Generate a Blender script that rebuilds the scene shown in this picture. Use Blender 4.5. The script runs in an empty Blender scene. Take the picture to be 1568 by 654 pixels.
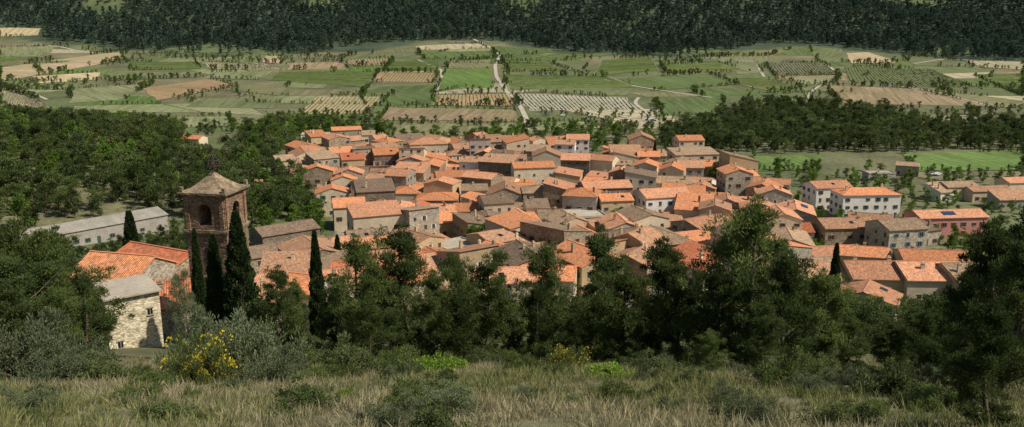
import bpy, math, random
import numpy as np
from mathutils import Vector
random.seed(7)
rng = np.random.default_rng(7)
S = bpy.context.scene
TH = math.radians(13.0); FP = 1305.0
CT, ST = math.cos(TH), math.sin(TH)

# ------------------------------------------------------------ terrain
cy = [-300, 0, 50, 90, 130, 180, 230, 300, 500, 700, 900, 1100, 1200, 1500, 2000, 3000, 5000]
cz = [114, -2.4, -21.8, -36, -50, -63, -70, -73, -74, -68, -56, -42, -30, 70, 250, 480, 600]
_py = np.arange(-600, 6001, 5.0)
_pz = np.interp(_py, cy, cz)
k = np.exp(-0.5 * (np.arange(-12, 13) / 3.5) ** 2); k /= k.sum()
_pz2 = np.convolve(_pz, k, mode='same'); _pz2[:20] = _pz[:20]; _pz2[-20:] = _pz[-20:]
def nz(x, y, s, q=0.0):
    return 0.5 * (np.sin(x / s + 1.3 * q + 1.7 * np.sin(y / s * 0.8 + q)) + np.sin(y / s * 1.1 + 2.1 * q + 1.5 * np.sin(x / s * 0.9 - q)))
def h(x, y):
    x = np.asarray(x, dtype=float); y = np.asarray(y, dtype=float)
    z = np.interp(y, _py, _pz2)
    near = np.clip((150 - y) / 80, 0, 1)
    z = z + near * (0.25 * nz(x, y, 3.1, 1) + 0.35 * nz(x, y, 9, 2))
    val = np.clip((y - 450) / 250, 0, 1)
    z = z + val * 2.0 * nz(x, y, 95, 3)
    m = np.clip((y - 1080) / 350, 0, 1)
    z = z + m * (22 * nz(x, y, 120, 4) + 10 * nz(x, y, 55, 5))
    z = z + 18 * np.exp(-((x + 235) / 85) ** 2 - ((y - 385) / 110) ** 2)
    return z
def hz(x, y): return float(h(x, y))
def survey(u, v):
    """bearing / depression reading -> ground point (x, y)"""
    a = (u - 784) / FP; b = (327 - v) / FP
    dy = CT + b * ST; dz = -ST + b * CT
    ys = np.concatenate([np.arange(5, 300, 2.0), np.arange(300, 2600, 6.0)])
    t = ys / dy
    zz = h(a * t, ys) - dz * t
    i = np.argmax(zz > 0)
    if i == 0: i = len(ys) - 1
    lo, hi = ys[i - 1], ys[i]
    for _ in range(14):
        m = 0.5 * (lo + hi); tt = m / dy
        if hz(a * tt, m) > dz * tt: hi = m
        else: lo = m
    return (a * hi / dy, hi)
def at_dist(u, y, vtop):
    b = (327 - vtop) / FP
    t = y / (CT + b * ST)
    return (u - 784) / FP * t, t * (-ST + b * CT)

# ------------------------------------------------------------ materials
def nn(nt, t, **kw):
    n = nt.nodes.new(t)
    for a, b in kw.items(): setattr(n, a, b)
    return n
def maprange(nt, src, a, b, c, d):
    n = nn(nt, 'ShaderNodeMapRange'); nt.links.new(src, n.inputs[0])
    for i, v in enumerate((a, b, c, d)): n.inputs[i + 1].default_value = v
    return n.outputs[0]
def math_(nt, op, a, b=None):
    n = nn(nt, 'ShaderNodeMath', operation=op)
    for i, s in enumerate((a, b)):
        if s is None: continue
        if isinstance(s, (int, float)): n.inputs[i].default_value = s
        else: nt.links.new(s, n.inputs[i])
    return n.outputs[0]
def noise(nt, vec, scale, detail=3):
    n = nn(nt, 'ShaderNodeTexNoise'); n.inputs['Scale'].default_value = scale
    n.inputs['Detail'].default_value = detail
    nt.links.new(vec, n.inputs['Vector']); return n.outputs['Fac']
def mixc(nt, fac, a, b):
    n = nn(nt, 'ShaderNodeMix', data_type='RGBA')
    if isinstance(fac, float): n.inputs[0].default_value = fac
    else: nt.links.new(fac, n.inputs[0])
    for i, s in ((6, a), (7, b)):
        if isinstance(s, tuple): n.inputs[i].default_value = (*s, 1)
        else: nt.links.new(s, n.inputs[i])
    return n.outputs[2]
def scalec(nt, col, f):
    n = nn(nt, 'ShaderNodeVectorMath', operation='SCALE')
    nt.links.new(col, n.inputs[0]); nt.links.new(f, n.inputs['Scale']); return n.outputs[0]
def newmat(name):
    m = bpy.data.materials.new(name); m.use_nodes = True
    nt = m.node_tree; bs = nt.nodes['Principled BSDF']
    bs.inputs['Roughness'].default_value = 0.9
    bs.inputs['Specular IOR Level'].default_value = 0.15
    return m, nt, bs
def bump(nt, bs, hgt, strength, dist):
    b = nn(nt, 'ShaderNodeBump'); b.inputs['Strength'].default_value = strength
    b.inputs['Distance'].default_value = dist
    nt.links.new(hgt, b.inputs['Height']); nt.links.new(b.outputs[0], bs.inputs['Normal'])
def surf(name, c1, c2, s1=0.3, s2=3.0, var=0.2, objvar=0.15, bmp=0.0, world=False, rough=0.9, stone=0):
    m, nt, bs = newmat(name)
    if world: vec = nn(nt, 'ShaderNodeNewGeometry').outputs['Position']
    else: vec = nn(nt, 'ShaderNodeTexCoord').outputs['Object']
    n1 = noise(nt, vec, s1, 4); n2 = noise(nt, vec, s2, 3)
    col = mixc(nt, maprange(nt, n1, 0.35, 0.65, 0, 1), c1, c2)
    f = maprange(nt, n2, 0.25, 0.75, 1 - var, 1 + var)
    if objvar:
        r = nn(nt, 'ShaderNodeObjectInfo').outputs['Random']
        f = math_(nt, 'MULTIPLY', f, maprange(nt, r, 0, 1, 1 - objvar, 1 + objvar))
    if stone:
        vo = nn(nt, 'ShaderNodeTexVoronoi'); vo.inputs['Scale'].default_value = stone
        mp = nn(nt, 'ShaderNodeMapping'); mp.inputs['Scale'].default_value = (1, 1, 1.7)
        nt.links.new(vec, mp.inputs[0]); nt.links.new(mp.outputs[0], vo.inputs['Vector'])
        sp = nn(nt, 'ShaderNodeSeparateColor'); nt.links.new(vo.outputs['Color'], sp.inputs[0])
        f = math_(nt, 'MULTIPLY', f, maprange(nt, sp.outputs[0], 0, 1, 0.6, 1.3))
        bump(nt, bs, vo.outputs['Distance'], 0.6, -0.08)
    col = scalec(nt, col, f)
    nt.links.new(col, bs.inputs['Base Color'])
    if bmp and not stone: bump(nt, bs, n2, bmp, 0.1)
    bs.inputs['Roughness'].default_value = rough
    return m
def leafmat(name, c1, c2, s1=0.5, trans=0.3, objvar=0.25):
    m = bpy.data.materials.new(name); m.use_nodes = True; nt = m.node_tree
    nt.nodes.remove(nt.nodes['Principled BSDF']); out = nt.nodes['Material Output']
    vec = nn(nt, 'ShaderNodeNewGeometry').outputs['Position']
    n1 = noise(nt, vec, s1, 3)
    g = nn(nt, 'ShaderNodeNewGeometry').outputs['Random Per Island']
    r = nn(nt, 'ShaderNodeObjectInfo').outputs['Random']
    col = mixc(nt, maprange(nt, n1, 0.35, 0.65, 0, 1), c1, c2)
    f = math_(nt, 'MULTIPLY', maprange(nt, g, 0, 1, 0.7, 1.3), maprange(nt, r, 0, 1, 1 - objvar, 1 + objvar))
    col = scalec(nt, col, f)
    d = nn(nt, 'ShaderNodeBsdfDiffuse'); t = nn(nt, 'ShaderNodeBsdfTranslucent'); mx = nn(nt, 'ShaderNodeMixShader')
    nt.links.new(col, d.inputs[0]); nt.links.new(col, t.inputs[0]); mx.inputs[0].default_value = trans
    nt.links.new(d.outputs[0], mx.inputs[1]); nt.links.new(t.outputs[0], mx.inputs[2]); nt.links.new(mx.outputs[0], out.inputs[0])
    return m
def roofmat(name, c1, c2, c3=None, old=0.3):
    m, nt, bs = newmat(name)
    tc = nn(nt, 'ShaderNodeTexCoord'); uv = tc.outputs['UV']; ob = tc.outputs['Object']
    sx = nn(nt, 'ShaderNodeSeparateXYZ'); nt.links.new(uv, sx.inputs[0])
    uu = math_(nt, 'DIVIDE', sx.outputs[0], 0.30); vv = math_(nt, 'DIVIDE', sx.outputs[1], 0.42)
    w = math_(nt, 'ABSOLUTE', math_(nt, 'SINE', math_(nt, 'MULTIPLY', uu, math.pi)))
    cb = nn(nt, 'ShaderNodeCombineXYZ')
    nt.links.new(math_(nt, 'FLOOR', uu), cb.inputs[0]); nt.links.new(math_(nt, 'FLOOR', vv), cb.inputs[1])
    wn = nn(nt, 'ShaderNodeTexWhiteNoise', noise_dimensions='3D'); nt.links.new(cb.outputs[0], wn.inputs['Vector'])
    r = nn(nt, 'ShaderNodeObjectInfo').outputs['Random']
    off = nn(nt, 'ShaderNodeVectorMath', operation='ADD'); nt.links.new(ob, off.inputs[0])
    cc = nn(nt, 'ShaderNodeCombineXYZ'); nt.links.new(math_(nt, 'MULTIPLY', r, 90.0), cc.inputs[0]); nt.links.new(cc.outputs[0], off.inputs[1])
    n1 = noise(nt, off.outputs[0], 0.35, 5); n2 = noise(nt, off.outputs[0], 1.3, 5)
    col = mixc(nt, maprange(nt, n1, 0.38, 0.62, 0, 1), c1, c2)
    if c3: col = mixc(nt, maprange(nt, n2, 0.61 - old * 0.34, 0.74, 0, 0.88), col, c3)
    f = math_(nt, 'MULTIPLY', maprange(nt, wn.outputs['Value'], 0, 1, 0.68, 1.28), maprange(nt, r, 0, 1, 0.74, 1.16))
    col = scalec(nt, col, f)
    nt.links.new(col, bs.inputs['Base Color'])
    bump(nt, bs, w, 1.0, 0.08)
    return m

M = {}
M['stone_brown'] = surf('stone_brown', (0.29, 0.215, 0.14), (0.38, 0.30, 0.20), 0.4, 2.5, 0.25, 0.2, stone=2.2)
M['stone_grey'] = surf('stone_grey', (0.31, 0.265, 0.20), (0.40, 0.345, 0.26), 0.4, 2.5, 0.25, 0.2, stone=2.4)
M['stone_dark'] = surf('stone_dark', (0.15, 0.12, 0.085), (0.22, 0.17, 0.125), 0.4, 2.5, 0.25, 0.2, stone=2.4)
M['stone_light'] = surf('stone_light', (0.56, 0.47, 0.31), (0.66, 0.57, 0.41), 0.6, 3.5, 0.25, 0.05, stone=3.2)
M['render_cream'] = surf('render_cream', (0.62, 0.51, 0.35), (0.52, 0.42, 0.29), 0.35, 1.5, 0.16, 0.2)
M['render_ochre'] = surf('render_ochre', (0.52, 0.38, 0.22), (0.42, 0.31, 0.18), 0.35, 1.5, 0.16, 0.2)
M['render_white'] = surf('render_white', (0.76, 0.72, 0.64), (0.68, 0.63, 0.55), 0.35, 1.5, 0.1, 0.1)
M['render_pink'] = surf('render_pink', (0.50, 0.21, 0.18), (0.54, 0.25, 0.21), 0.5, 2, 0.1, 0.05)
M['render_grey'] = surf('render_grey', (0.40, 0.36, 0.30), (0.33, 0.29, 0.24), 0.35, 1.5, 0.18, 0.15)
M['r_orange'] = roofmat('roof_orange_tile', (0.67, 0.26, 0.11), (0.58, 0.25, 0.125), (0.40, 0.22, 0.13), 0.25)
M['r_salmon'] = roofmat('roof_salmon_tile', (0.65, 0.305, 0.165), (0.57, 0.275, 0.155), (0.42, 0.25, 0.16), 0.25)
M['r_weather'] = roofmat('roof_weathered_tile', (0.52, 0.265, 0.145), (0.42, 0.24, 0.14), (0.26, 0.18, 0.12), 0.45)
M['r_tan'] = roofmat('roof_tan_tile', (0.45, 0.295, 0.175), (0.37, 0.25, 0.155), (0.23, 0.175, 0.125), 0.5)
M['r_brown'] = roofmat('roof_brown_tile', (0.25, 0.16, 0.105), (0.19, 0.13, 0.09), (0.29, 0.225, 0.15), 0.5)
M['r_red'] = roofmat('roof_red_tile', (0.52, 0.155, 0.07), (0.46, 0.16, 0.08), (0.32, 0.155, 0.088), 0.3)
M['r_grey'] = surf('roof_fibre_cement', (0.23, 0.205, 0.165), (0.31, 0.28, 0.23), 0.25, 1.5, 0.2, 0.1)
M['flat'] = surf('flat_roof', (0.36, 0.31, 0.24), (0.44, 0.38, 0.30), 0.4, 2, 0.15, 0.1)
M['solar'] = newmat('solar_panel')[0]; M['solar'].node_tree.nodes['Principled BSDF'].inputs['Base Color'].default_value = (.03, .05, .11, 1); M['solar'].node_tree.nodes['Principled BSDF'].inputs['Roughness'].default_value = .3
M['glass'] = newmat('window_glass')[0]
g = M['glass'].node_tree.nodes['Principled BSDF']; g.inputs['Base Color'].default_value = (0.015, 0.018, 0.02, 1); g.inputs['Roughness'].default_value = 0.15; g.inputs['Specular IOR Level'].default_value = 0.5
M['sh_brown'] = surf('shutter_brown', (0.14, 0.07, 0.04), (0.11, 0.055, 0.03), 1, 4, 0.1, 0.2)
M['sh_green'] = surf('shutter_green', (0.07, 0.13, 0.10), (0.06, 0.11, 0.09), 1, 4, 0.1, 0.2)
M['sh_white'] = surf('shutter_white', (0.6, 0.58, 0.54), (0.5, 0.5, 0.47), 1, 4, 0.1, 0.2)
M['sh_blue'] = surf('shutter_blue', (0.10, 0.16, 0.24), (0.09, 0.14, 0.2), 1, 4, 0.1, 0.2)
M['iron'] = surf('wrought_iron', (0.05, 0.045, 0.04), (0.07, 0.05, 0.04), 2, 8, 0.1, 0)
M['brick'] = surf('tower_brick', (0.21, 0.118, 0.072), (0.28, 0.185, 0.118), 0.5, 3, 0.3, 0, stone=3.0)
M['capstone'] = surf('cap_stone', (0.30, 0.22, 0.14), (0.19, 0.145, 0.095), 0.8, 4, 0.2, 0, stone=2.5)
M['bark'] = surf('bark', (0.16, 0.12, 0.09), (0.10, 0.075, 0.055), 2, 9, 0.3, 0.1, bmp=0.5)
M['pine'] = leafmat('pine_needles', (0.100, 0.138, 0.040), (0.160, 0.195, 0.062), 0.45, .42)
M['pine_dk'] = leafmat('pine_needles_dark', (0.060, 0.086, 0.030), (0.100, 0.128, 0.042), 0.45, .4)
M['pine_far'] = leafmat('pine_needles_haze_tint', (0.046, 0.076, 0.056), (0.070, 0.102, 0.066), 0.02, 0.3, 0.5)  # distance haze put into the needle colour: green shifted towards blue
M['broad'] = leafmat('broadleaf', (0.125, 0.205, 0.036), (0.17, 0.25, 0.052), 0.2, .42)
M['olive'] = leafmat('olive_leaf', (0.145, 0.172, 0.085), (0.185, 0.21, 0.115), 0.8, 0.28)
M['cyp'] = leafmat('cypress_leaf', (0.038, 0.062, 0.022), (0.052, 0.078, 0.028), 1.5, 0.2, 0.1)
M['lime'] = leafmat('bright_shrub_leaf', (0.18, 0.28, 0.038), (0.24, 0.34, 0.055), 0.8, .4)
M['shrub'] = leafmat('shrub_leaf', (0.110, 0.145, 0.052), (0.16, 0.19, 0.075), 0.6, .38)
M['flower'] = leafmat('broom_flower', (0.64, 0.50, 0.03), (0.56, 0.44, 0.03), 2)
M['grass'] = leafmat('grass_green', (0.18, 0.20, 0.07), (0.26, 0.255, 0.11), 0.5, 0.38)
M['straw'] = leafmat('grass_dry', (0.37, 0.32, 0.19), (0.28, 0.25, 0.14), 0.4, 0.35)
M['vine'] = leafmat('vine_leaf', (0.11, 0.15, 0.05), (0.14, 0.175, 0.06), 0.05, 0.25, 0.1)
M['track'] = surf('pale_track', (0.46, 0.41, 0.33), (0.38, 0.34, 0.26), 0.1, 0.8, 0.15, 0, world=True)
M['tyre'] = surf('tyre', (.02, .02, .02), (.03, .03, .03)); M['car_white'] = surf('car_white', (.7, .7, .7), (.68, .68, .68), rough=.3); M['car_grey'] = surf('car_grey', (.2, .22, .25), (.2, .22, .25), rough=.3)

# ------------------------------------------------------------ mesh helpers
def link(o, parent=None):
    S.collection.objects.link(o)
    if parent: o.parent = parent
    return o
def empty(name, loc, yaw=0):
    e = bpy.data.objects.new(name, None); e.location = loc; e.rotation_euler = (0, 0, yaw); e.empty_display_size = 0.5
    return link(e)
def np_mesh(name, parts, mats):
    V = []; Fc = []; MI = []; o = 0
    for v, f, mi in parts:
        V.append(v); Fc.append(f + o); MI.append(np.full(len(f), mi)); o += len(v)
    V = np.concatenate(V).astype(np.float32); Fc = np.concatenate(Fc).astype(np.int32); MI = np.concatenate(MI).astype(np.int32)
    me = bpy.data.meshes.new(name)
    me.vertices.add(len(V)); me.vertices.foreach_set('co', V.ravel())
    me.loops.add(len(Fc) * 4); me.loops.foreach_set('vertex_index', Fc.ravel())
    me.polygons.add(len(Fc)); me.polygons.foreach_set('loop_start', np.arange(0, len(Fc) * 4, 4, dtype=np.int32))
    me.polygons.foreach_set('material_index', MI)
    for m in mats: me.materials.append(m)
    me.update(calc_edges=True); me.validate()
    return me
class MB:
    def __init__(s): s.v = []; s.f = []; s.m = []; s.uv = []
    def face(s, pts, mat=0, uvs=None):
        n = len(s.v); s.v += [tuple(p) for p in pts]; s.f.append(tuple(range(n, n + len(pts)))); s.m.append(mat)
        s.uv += uvs if uvs else [(0, 0)] * len(pts)
    def obox(s, c, ax, ay, az, sx, sy, sz, mat=0):
        c = Vector(c); ax = Vector(ax) * sx / 2; ay = Vector(ay) * sy / 2; az = Vector(az) * sz / 2
        P = [c + ax * i + ay * j + az * kk for kk in (-1, 1) for j in (-1, 1) for i in (-1, 1)]
        for q in ((0, 2, 3, 1), (4, 5, 7, 6), (0, 1, 5, 4), (2, 6, 7, 3), (0, 4, 6, 2), (1, 3, 7, 5)):
            s.face([P[i] for i in q], mat)
    def box(s, c, sx, sy, sz, mat=0): s.obox(c, (1, 0, 0), (0, 1, 0), (0, 0, 1), sx, sy, sz, mat)
    def slab(s, pts, t, mat=0):
        pts = [Vector(p) for p in pts]
        e = (pts[1] - pts[0]).normalized(); n = (pts[1] - pts[0]).cross(pts[2] - pts[0]).normalized(); w = n.cross(e)
        uvs = [((p - pts[0]).dot(e), (p - pts[0]).dot(w)) for p in pts]
        top = [p + Vector((0, 0, t)) for p in pts]
        s.face(top, mat, uvs); s.face(list(reversed(pts)), mat)
        for i in range(len(pts)):
            j = (i + 1) % len(pts); s.face([pts[i], pts[j], top[j], top[i]], mat)
    def tube(s, pts, r, n=6, mat=0):
        pts = [Vector(p) for p in pts]
        rings = []
        for i, p in enumerate(pts):
            d = (pts[min(i + 1, len(pts) - 1)] - pts[max(i - 1, 0)]).normalized()
            a = d.orthogonal().normalized(); b = d.cross(a)
            rings.append([p + (a * math.cos(2 * math.pi * q / n) + b * math.sin(2 * math.pi * q / n)) * r for q in range(n)])
        for i in range(len(rings) - 1):
            for q in range(n):
                s.face([rings[i][q], rings[i][(q + 1) % n], rings[i + 1][(q + 1) % n], rings[i + 1][q]], mat)
    def mesh(s, name, mats):
        me = bpy.data.meshes.new(name); me.from_pydata(s.v, [], s.f)
        for m in mats: me.materials.append(m)
        me.polygons.foreach_set('material_index', s.m)
        ul = me.uv_layers.new(name='UVMap'); ul.data.foreach_set('uv', np.array(s.uv, dtype=np.float32).ravel())
        return me
    def obj(s, name, mats, parent=None, loc=None):
        o = bpy.data.objects.new(name, s.mesh(name, mats))
        if loc: o.location = loc
        return link(o, parent)

# ------------------------------------------------------------ village polygon & terrain sheet
VPX = [(440, 262), (500, 228), (560, 224), (640, 230), (780, 226), (900, 240), (1060, 247), (1130, 275), (1200, 292),
       (1225, 330), (1215, 400), (1230, 440), (1240, 480), (900, 480), (700, 478), (520, 476), (420, 440), (385, 425), (500, 392), (520, 345), (470, 290)]
VP = np.array([survey(*p) for p in VPX])
def inpoly(px, py, poly):
    px = np.asarray(px, float); py = np.asarray(py, float)
    r = np.zeros(px.shape, bool); n = len(poly); j = n - 1
    for i in range(n):
        xi, yi = poly[i]; xj, yj = poly[j]
        c = ((yi > py) != (yj > py)) & (px < (xj - xi) * (py - yi) / (yj - yi + 1e-12) + xi)
        r ^= c; j = i
    return r
FB = [(0, 42), (70, 60), (200, 76), (340, 84), (440, 84), (560, 72), (640, 62), (740, 60), (830, 74), (900, 82), (1000, 86), (1050, 86), (1150, 72), (1240, 68), (1330, 78), (1400, 84), (1480, 90), (1568, 96)]
fb = [survey(*p) for p in FB]
fbt = np.array([p[0] / p[1] for p in fb]); fby = np.array([p[1] for p in fb])
def fbound(x, y): return np.interp(x / np.maximum(y, 1), fbt, fby)

ys = [-70.0]
while ys[-1] < 4500:
    y = ys[-1]; ys.append(y + max(0.7, 0.011 * abs(y)))
ys = np.array(ys); ts = np.linspace(-1.25, 1.25, 440)
YY, TT = np.meshgrid(ys, ts, indexing='ij')
XX = TT * (110 + 0.95 * np.maximum(YY, 0)); ZZ = h(XX, YY)
nr, nc = XX.shape
V = np.stack([XX, YY, ZZ], -1).reshape(-1, 3)
I = np.arange(nr * nc).reshape(nr, nc)
Fq = np.stack([I[:-1, :-1], I[:-1, 1:], I[1:, 1:], I[1:, :-1]], -1).reshape(-1, 4)
tm, nt, bs = newmat('terrain')
at = nn(nt, 'ShaderNodeAttribute', attribute_name='ground_col')
pos = nn(nt, 'ShaderNodeNewGeometry').outputs['Position']
f = math_(nt, 'MULTIPLY', maprange(nt, noise(nt, pos, 0.03, 6), 0.3, 0.7, 0.7, 1.3), maprange(nt, noise(nt, pos, 0.5, 5), 0.3, 0.7, 0.7, 1.3))
nt.links.new(scalec(nt, at.outputs['Color'], f), bs.inputs['Base Color'])
me = np_mesh('ground', [(V, Fq, 0)], [tm])
me.polygons.foreach_set('use_smooth', np.ones(len(Fq), bool))
X, Y = V[:, 0].astype(float), V[:, 1].astype(float)
def lerp(a, b, t): return np.asarray(a) * (1 - t[:, None]) + np.asarray(b) * t[:, None]
gr = lerp((0.26, 0.225, 0.14), (0.15, 0.155, 0.07), np.clip(0.5 + 0.7 * nz(X, Y, 6, 3), 0, 1))
scr = np.tile((0.10, 0.105, 0.05), (len(V), 1))
t = np.clip((Y - 52) / 15, 0, 1); col = gr * (1 - t[:, None]) + scr * t[:, None]
vg = lerp((0.105, 0.125, 0.053), (0.165, 0.15, 0.083), np.clip(0.5 + 0.6 * nz(X, Y, 45, 6), 0, 1))
t = np.clip((Y - 200) / 60, 0, 1); col = col * (1 - t[:, None]) + vg * t[:, None]
mt = lerp((0.055, 0.075, 0.045), (0.11, 0.135, 0.06), np.clip((nz(X, Y, 48, 7) - .35) * 3, 0, 1))
t = np.clip((Y - fbound(X, Y) + 25 + 20 * nz(X, Y, 20, 2)) / 20, 0, 1); col = col * (1 - t[:, None]) + mt * t[:, None]
iv = inpoly(X, Y, VP); col[iv] = (0.27, 0.235, 0.18)
ca = me.color_attributes.new('ground_col', 'FLOAT_COLOR', 'POINT')
ca.data.foreach_set('color', np.concatenate([col, np.ones((len(V), 1))], 1).astype(np.float32).ravel())
link(bpy.data.objects.new('ground', me))

# ------------------------------------------------------------ foliage generators
def leaves(C, D, L, W):
    n = len(C); D = D / (np.linalg.norm(D, axis=1, keepdims=True) + 1e-9)
    s = np.cross(D, rng.normal(size=(n, 3))); s /= (np.linalg.norm(s, axis=1, keepdims=True) + 1e-9)
    L = (L * rng.uniform(0.7, 1.3, n))[:, None]; W = (W * rng.uniform(0.7, 1.3, n))[:, None]
    V = np.stack([C - s * W * 0.25, C + s * W * 0.25, C + D * L * 0.6 + s * W * .5, C + D * L * 0.9 - s * W * .4], 1)
    return V.reshape(-1, 3), np.arange(n * 4).reshape(n, 4)
def ntube(P, R, n=6):
    P = np.asarray(P, float); V = []
    for i, p in enumerate(P):
        d = P[min(i + 1, len(P) - 1)] - P[max(i - 1, 0)]; d /= np.linalg.norm(d) + 1e-9
        a = np.cross(d, (0.31, 0.95, 0.1)); a /= np.linalg.norm(a) + 1e-9; b = np.cross(d, a)
        for q in range(n):
            an = 2 * math.pi * q / n; V.append(p + R[i] * (a * math.cos(an) + b * math.sin(an)))
    F = [(i * n + q, i * n + (q + 1) % n, (i + 1) * n + (q + 1) % n, (i + 1) * n + q) for i in range(len(P) - 1) for q in range(n)]
    return np.array(V), np.array(F)
def sph(n):
    d = rng.normal(size=(n, 3)); return d / np.linalg.norm(d, axis=1, keepdims=True)
def tree_mesh(name, leaf, H=10, R=3.0, base=0.25, wide=0.4, nl=26, per=8, cr=0.6, ln=100, L=0.3, W=0.09, up=0.5, limb=True, top_pow=1.0, lean=0.0, spread=.18):
    parts = []
    bend = rng.normal(0, 0.25 + lean, 2)
    def axis(t): return np.array([bend[0] * math.sin(t * 2.6), bend[1] * math.sin(t * 2.1 + .4) - bend[1] * 0.39, t * H])
    tp = [axis(t) for t in np.linspace(-0.06, 0.95, 9)]
    parts.append((*ntube(tp, np.linspace(0.024 * H, 0.004 * H, 9), 7), 1))
    C = []
    for i in range(nl):
        t = base + (0.95 - base) * ((i + rng.uniform(0, 1)) / nl)
        pr = (0.45 + 0.55 * min(1, (t - base) / max(0.01, wide - base))) if t < wide else max(0.06, (1 - (t - wide) / (1.03 - wide))) ** top_pow
        ln_ = R * pr * rng.uniform(0.45, 1.3); az = rng.uniform(0, 2 * math.pi) if i % 3 else i * 2.4
        a0 = axis(t - 0.06); d = np.array([math.cos(az), math.sin(az), rng.uniform(0.15, 0.75)])
        p1 = a0 + d * ln_ * 0.5; p2 = a0 + d * ln_ + np.array([0, 0, 0.12 * ln_])
        if limb: parts.append((*ntube([a0, p1, p2], [0.009 * H * (1.1 - t) + .01, 0.006 * H * (1.1 - t) + .008, 0.012], 4), 1))
        for q in range(per):
            w = rng.uniform(0.35, 1.08)
            c = a0 + d * ln_ * w + np.array([0, 0, .12 * ln_ * w * w]) + rng.normal(0, spread * ln_ + 0.1, 3) * (1, 1, 0.6)
            C.append((c, cr * rng.uniform(0.45, 1.3)))
    C.append((axis(0.98), cr * 0.7)); C.append((axis(0.93), cr * .9))
    cs = np.repeat(np.array([c for c, r in C]), ln, 0); rs = np.repeat(np.array([r for c, r in C]), ln)
    d = sph(len(cs)); d[:, 2] = np.where(rng.random(len(d)) < 0.5, np.abs(d[:, 2]), d[:, 2])
    p = cs + d * (rs * rng.uniform(0.15, 1.2, len(rs)) ** 0.8)[:, None] * (1, 1, 0.75)
    D = d + np.array([0, 0, up]) + rng.normal(0, .35, d.shape)
    parts.append((*leaves(p, D, L, W), 0))
    return np_mesh(name, parts, [leaf, M['bark']])
def cypress_mesh(name, n=14000, R=0.11, H=10, L=0.28, W=0.11):
    t = rng.uniform(0.02, 1, n); az = rng.uniform(0, 2 * math.pi, n)
    prof = np.minimum(1, (t / 0.16) ** 0.6) * np.minimum(1, ((1.01 - t) / 0.62) ** 0.75)
    lump = 1 + 0.16 * np.sin(az * 3 + t * 17) * np.sin(az * 2 - t * 31) + 0.1 * np.sin(az * 5 + t * 53)
    r = R * H * prof * lump * (rng.uniform(0.5, 1.02, n) ** 0.4)
    d = np.stack([np.cos(az), np.sin(az), np.zeros(n)], 1)
    p = d * r[:, None]; p[:, 2] = t * H
    D = d * 0.55 + np.array([0, 0, 1]) + rng.normal(0, .25, d.shape)
    parts = [(*leaves(p, D, L, W), 0), (*ntube([(0, 0, -.6), (0, 0, 5), (0, 0, 9)], [0.22, .14, .03], 7), 1)]
    return np_mesh(name, parts, [M['cyp'], M['bark']])
def bush_mesh(name, leaf, R=1.0, Hs=0.9, nc=45, ln=110, cr=0.24, L=0.11, W=0.05, extra=None, up=0.5):
    d = sph(nc); d[:, 2] = np.abs(d[:, 2]); rr = rng.uniform(0.25, 1.1, nc) ** 0.5
    lob = 1 + 0.28 * np.sin(np.arctan2(d[:, 1], d[:, 0]) * 3 + rng.uniform(0, 6))
    C = d * (R * rr * lob)[:, None] * (1, 1, Hs)
    parts = []
    for c in C[:14]:
        parts.append((*ntube([(0, 0, -0.1), tuple(c * .55), tuple(c * 0.95)], [0.03 * R, .02 * R, .006], 4), 1))
    cs = np.repeat(C, ln, 0); rs = np.repeat(cr * rng.uniform(.6, 1.35, nc), ln); dd = sph(len(cs)); p = cs + dd * (rs * rng.uniform(.2, 1, len(cs)))[:, None]
    p[:, 2] = np.maximum(p[:, 2], 0.0)
    parts.append((*leaves(p, dd + np.array([0, 0, up]), L, W), 0)); mats = [leaf, M['bark']]
    if extra:
        k2 = rng.choice(nc, nc // 2, False); cs = np.repeat(C[k2] * 1.1, 30, 0); dd = sph(len(cs)); dd[:, 2] = abs(dd[:, 2])
        parts.append((*leaves(cs + dd * cr * 1.15, dd, 0.06, 0.05), 2)); mats.append(extra)
    return np_mesh(name, parts, mats)
def grass_mesh(name, mat, n=34, hh=0.4, spread=0.3, w=0.012):
    C = np.zeros((n, 3)); a = rng.uniform(0, 6.28, n); r = spread * np.sqrt(rng.random(n)); C[:, 0] = np.cos(a) * r; C[:, 1] = np.sin(a) * r; C[:, 2] = -.05
    D = np.stack([np.cos(a) * .35, np.sin(a) * .35, np.ones(n)], 1) + rng.normal(0, .22, (n, 3)); D /= np.linalg.norm(D, axis=1, keepdims=True)
    s = np.cross(D, rng.normal(size=(n, 3))); s /= np.linalg.norm(s, axis=1, keepdims=True)
    L = (hh * rng.uniform(.5, 1.3, n))[:, None]; droop = np.stack([np.cos(a), np.sin(a), np.full(n, -.5)], 1) * .12 * L
    V = np.stack([C - s * w, C + s * w, C + D * L * .6 + s * w * .8, C + D * L * .6 - s * w * .8, C + D * L + droop + s * w * .15, C + D * L + droop - s * w * .15], 1).reshape(-1, 3)
    b = np.arange(n)[:, None] * 6
    F = np.concatenate([b + np.array([0, 1, 2, 3]), b + np.array([3, 2, 4, 5])])
    return np_mesh(name, [(V, F, 0)], [mat])
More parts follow.
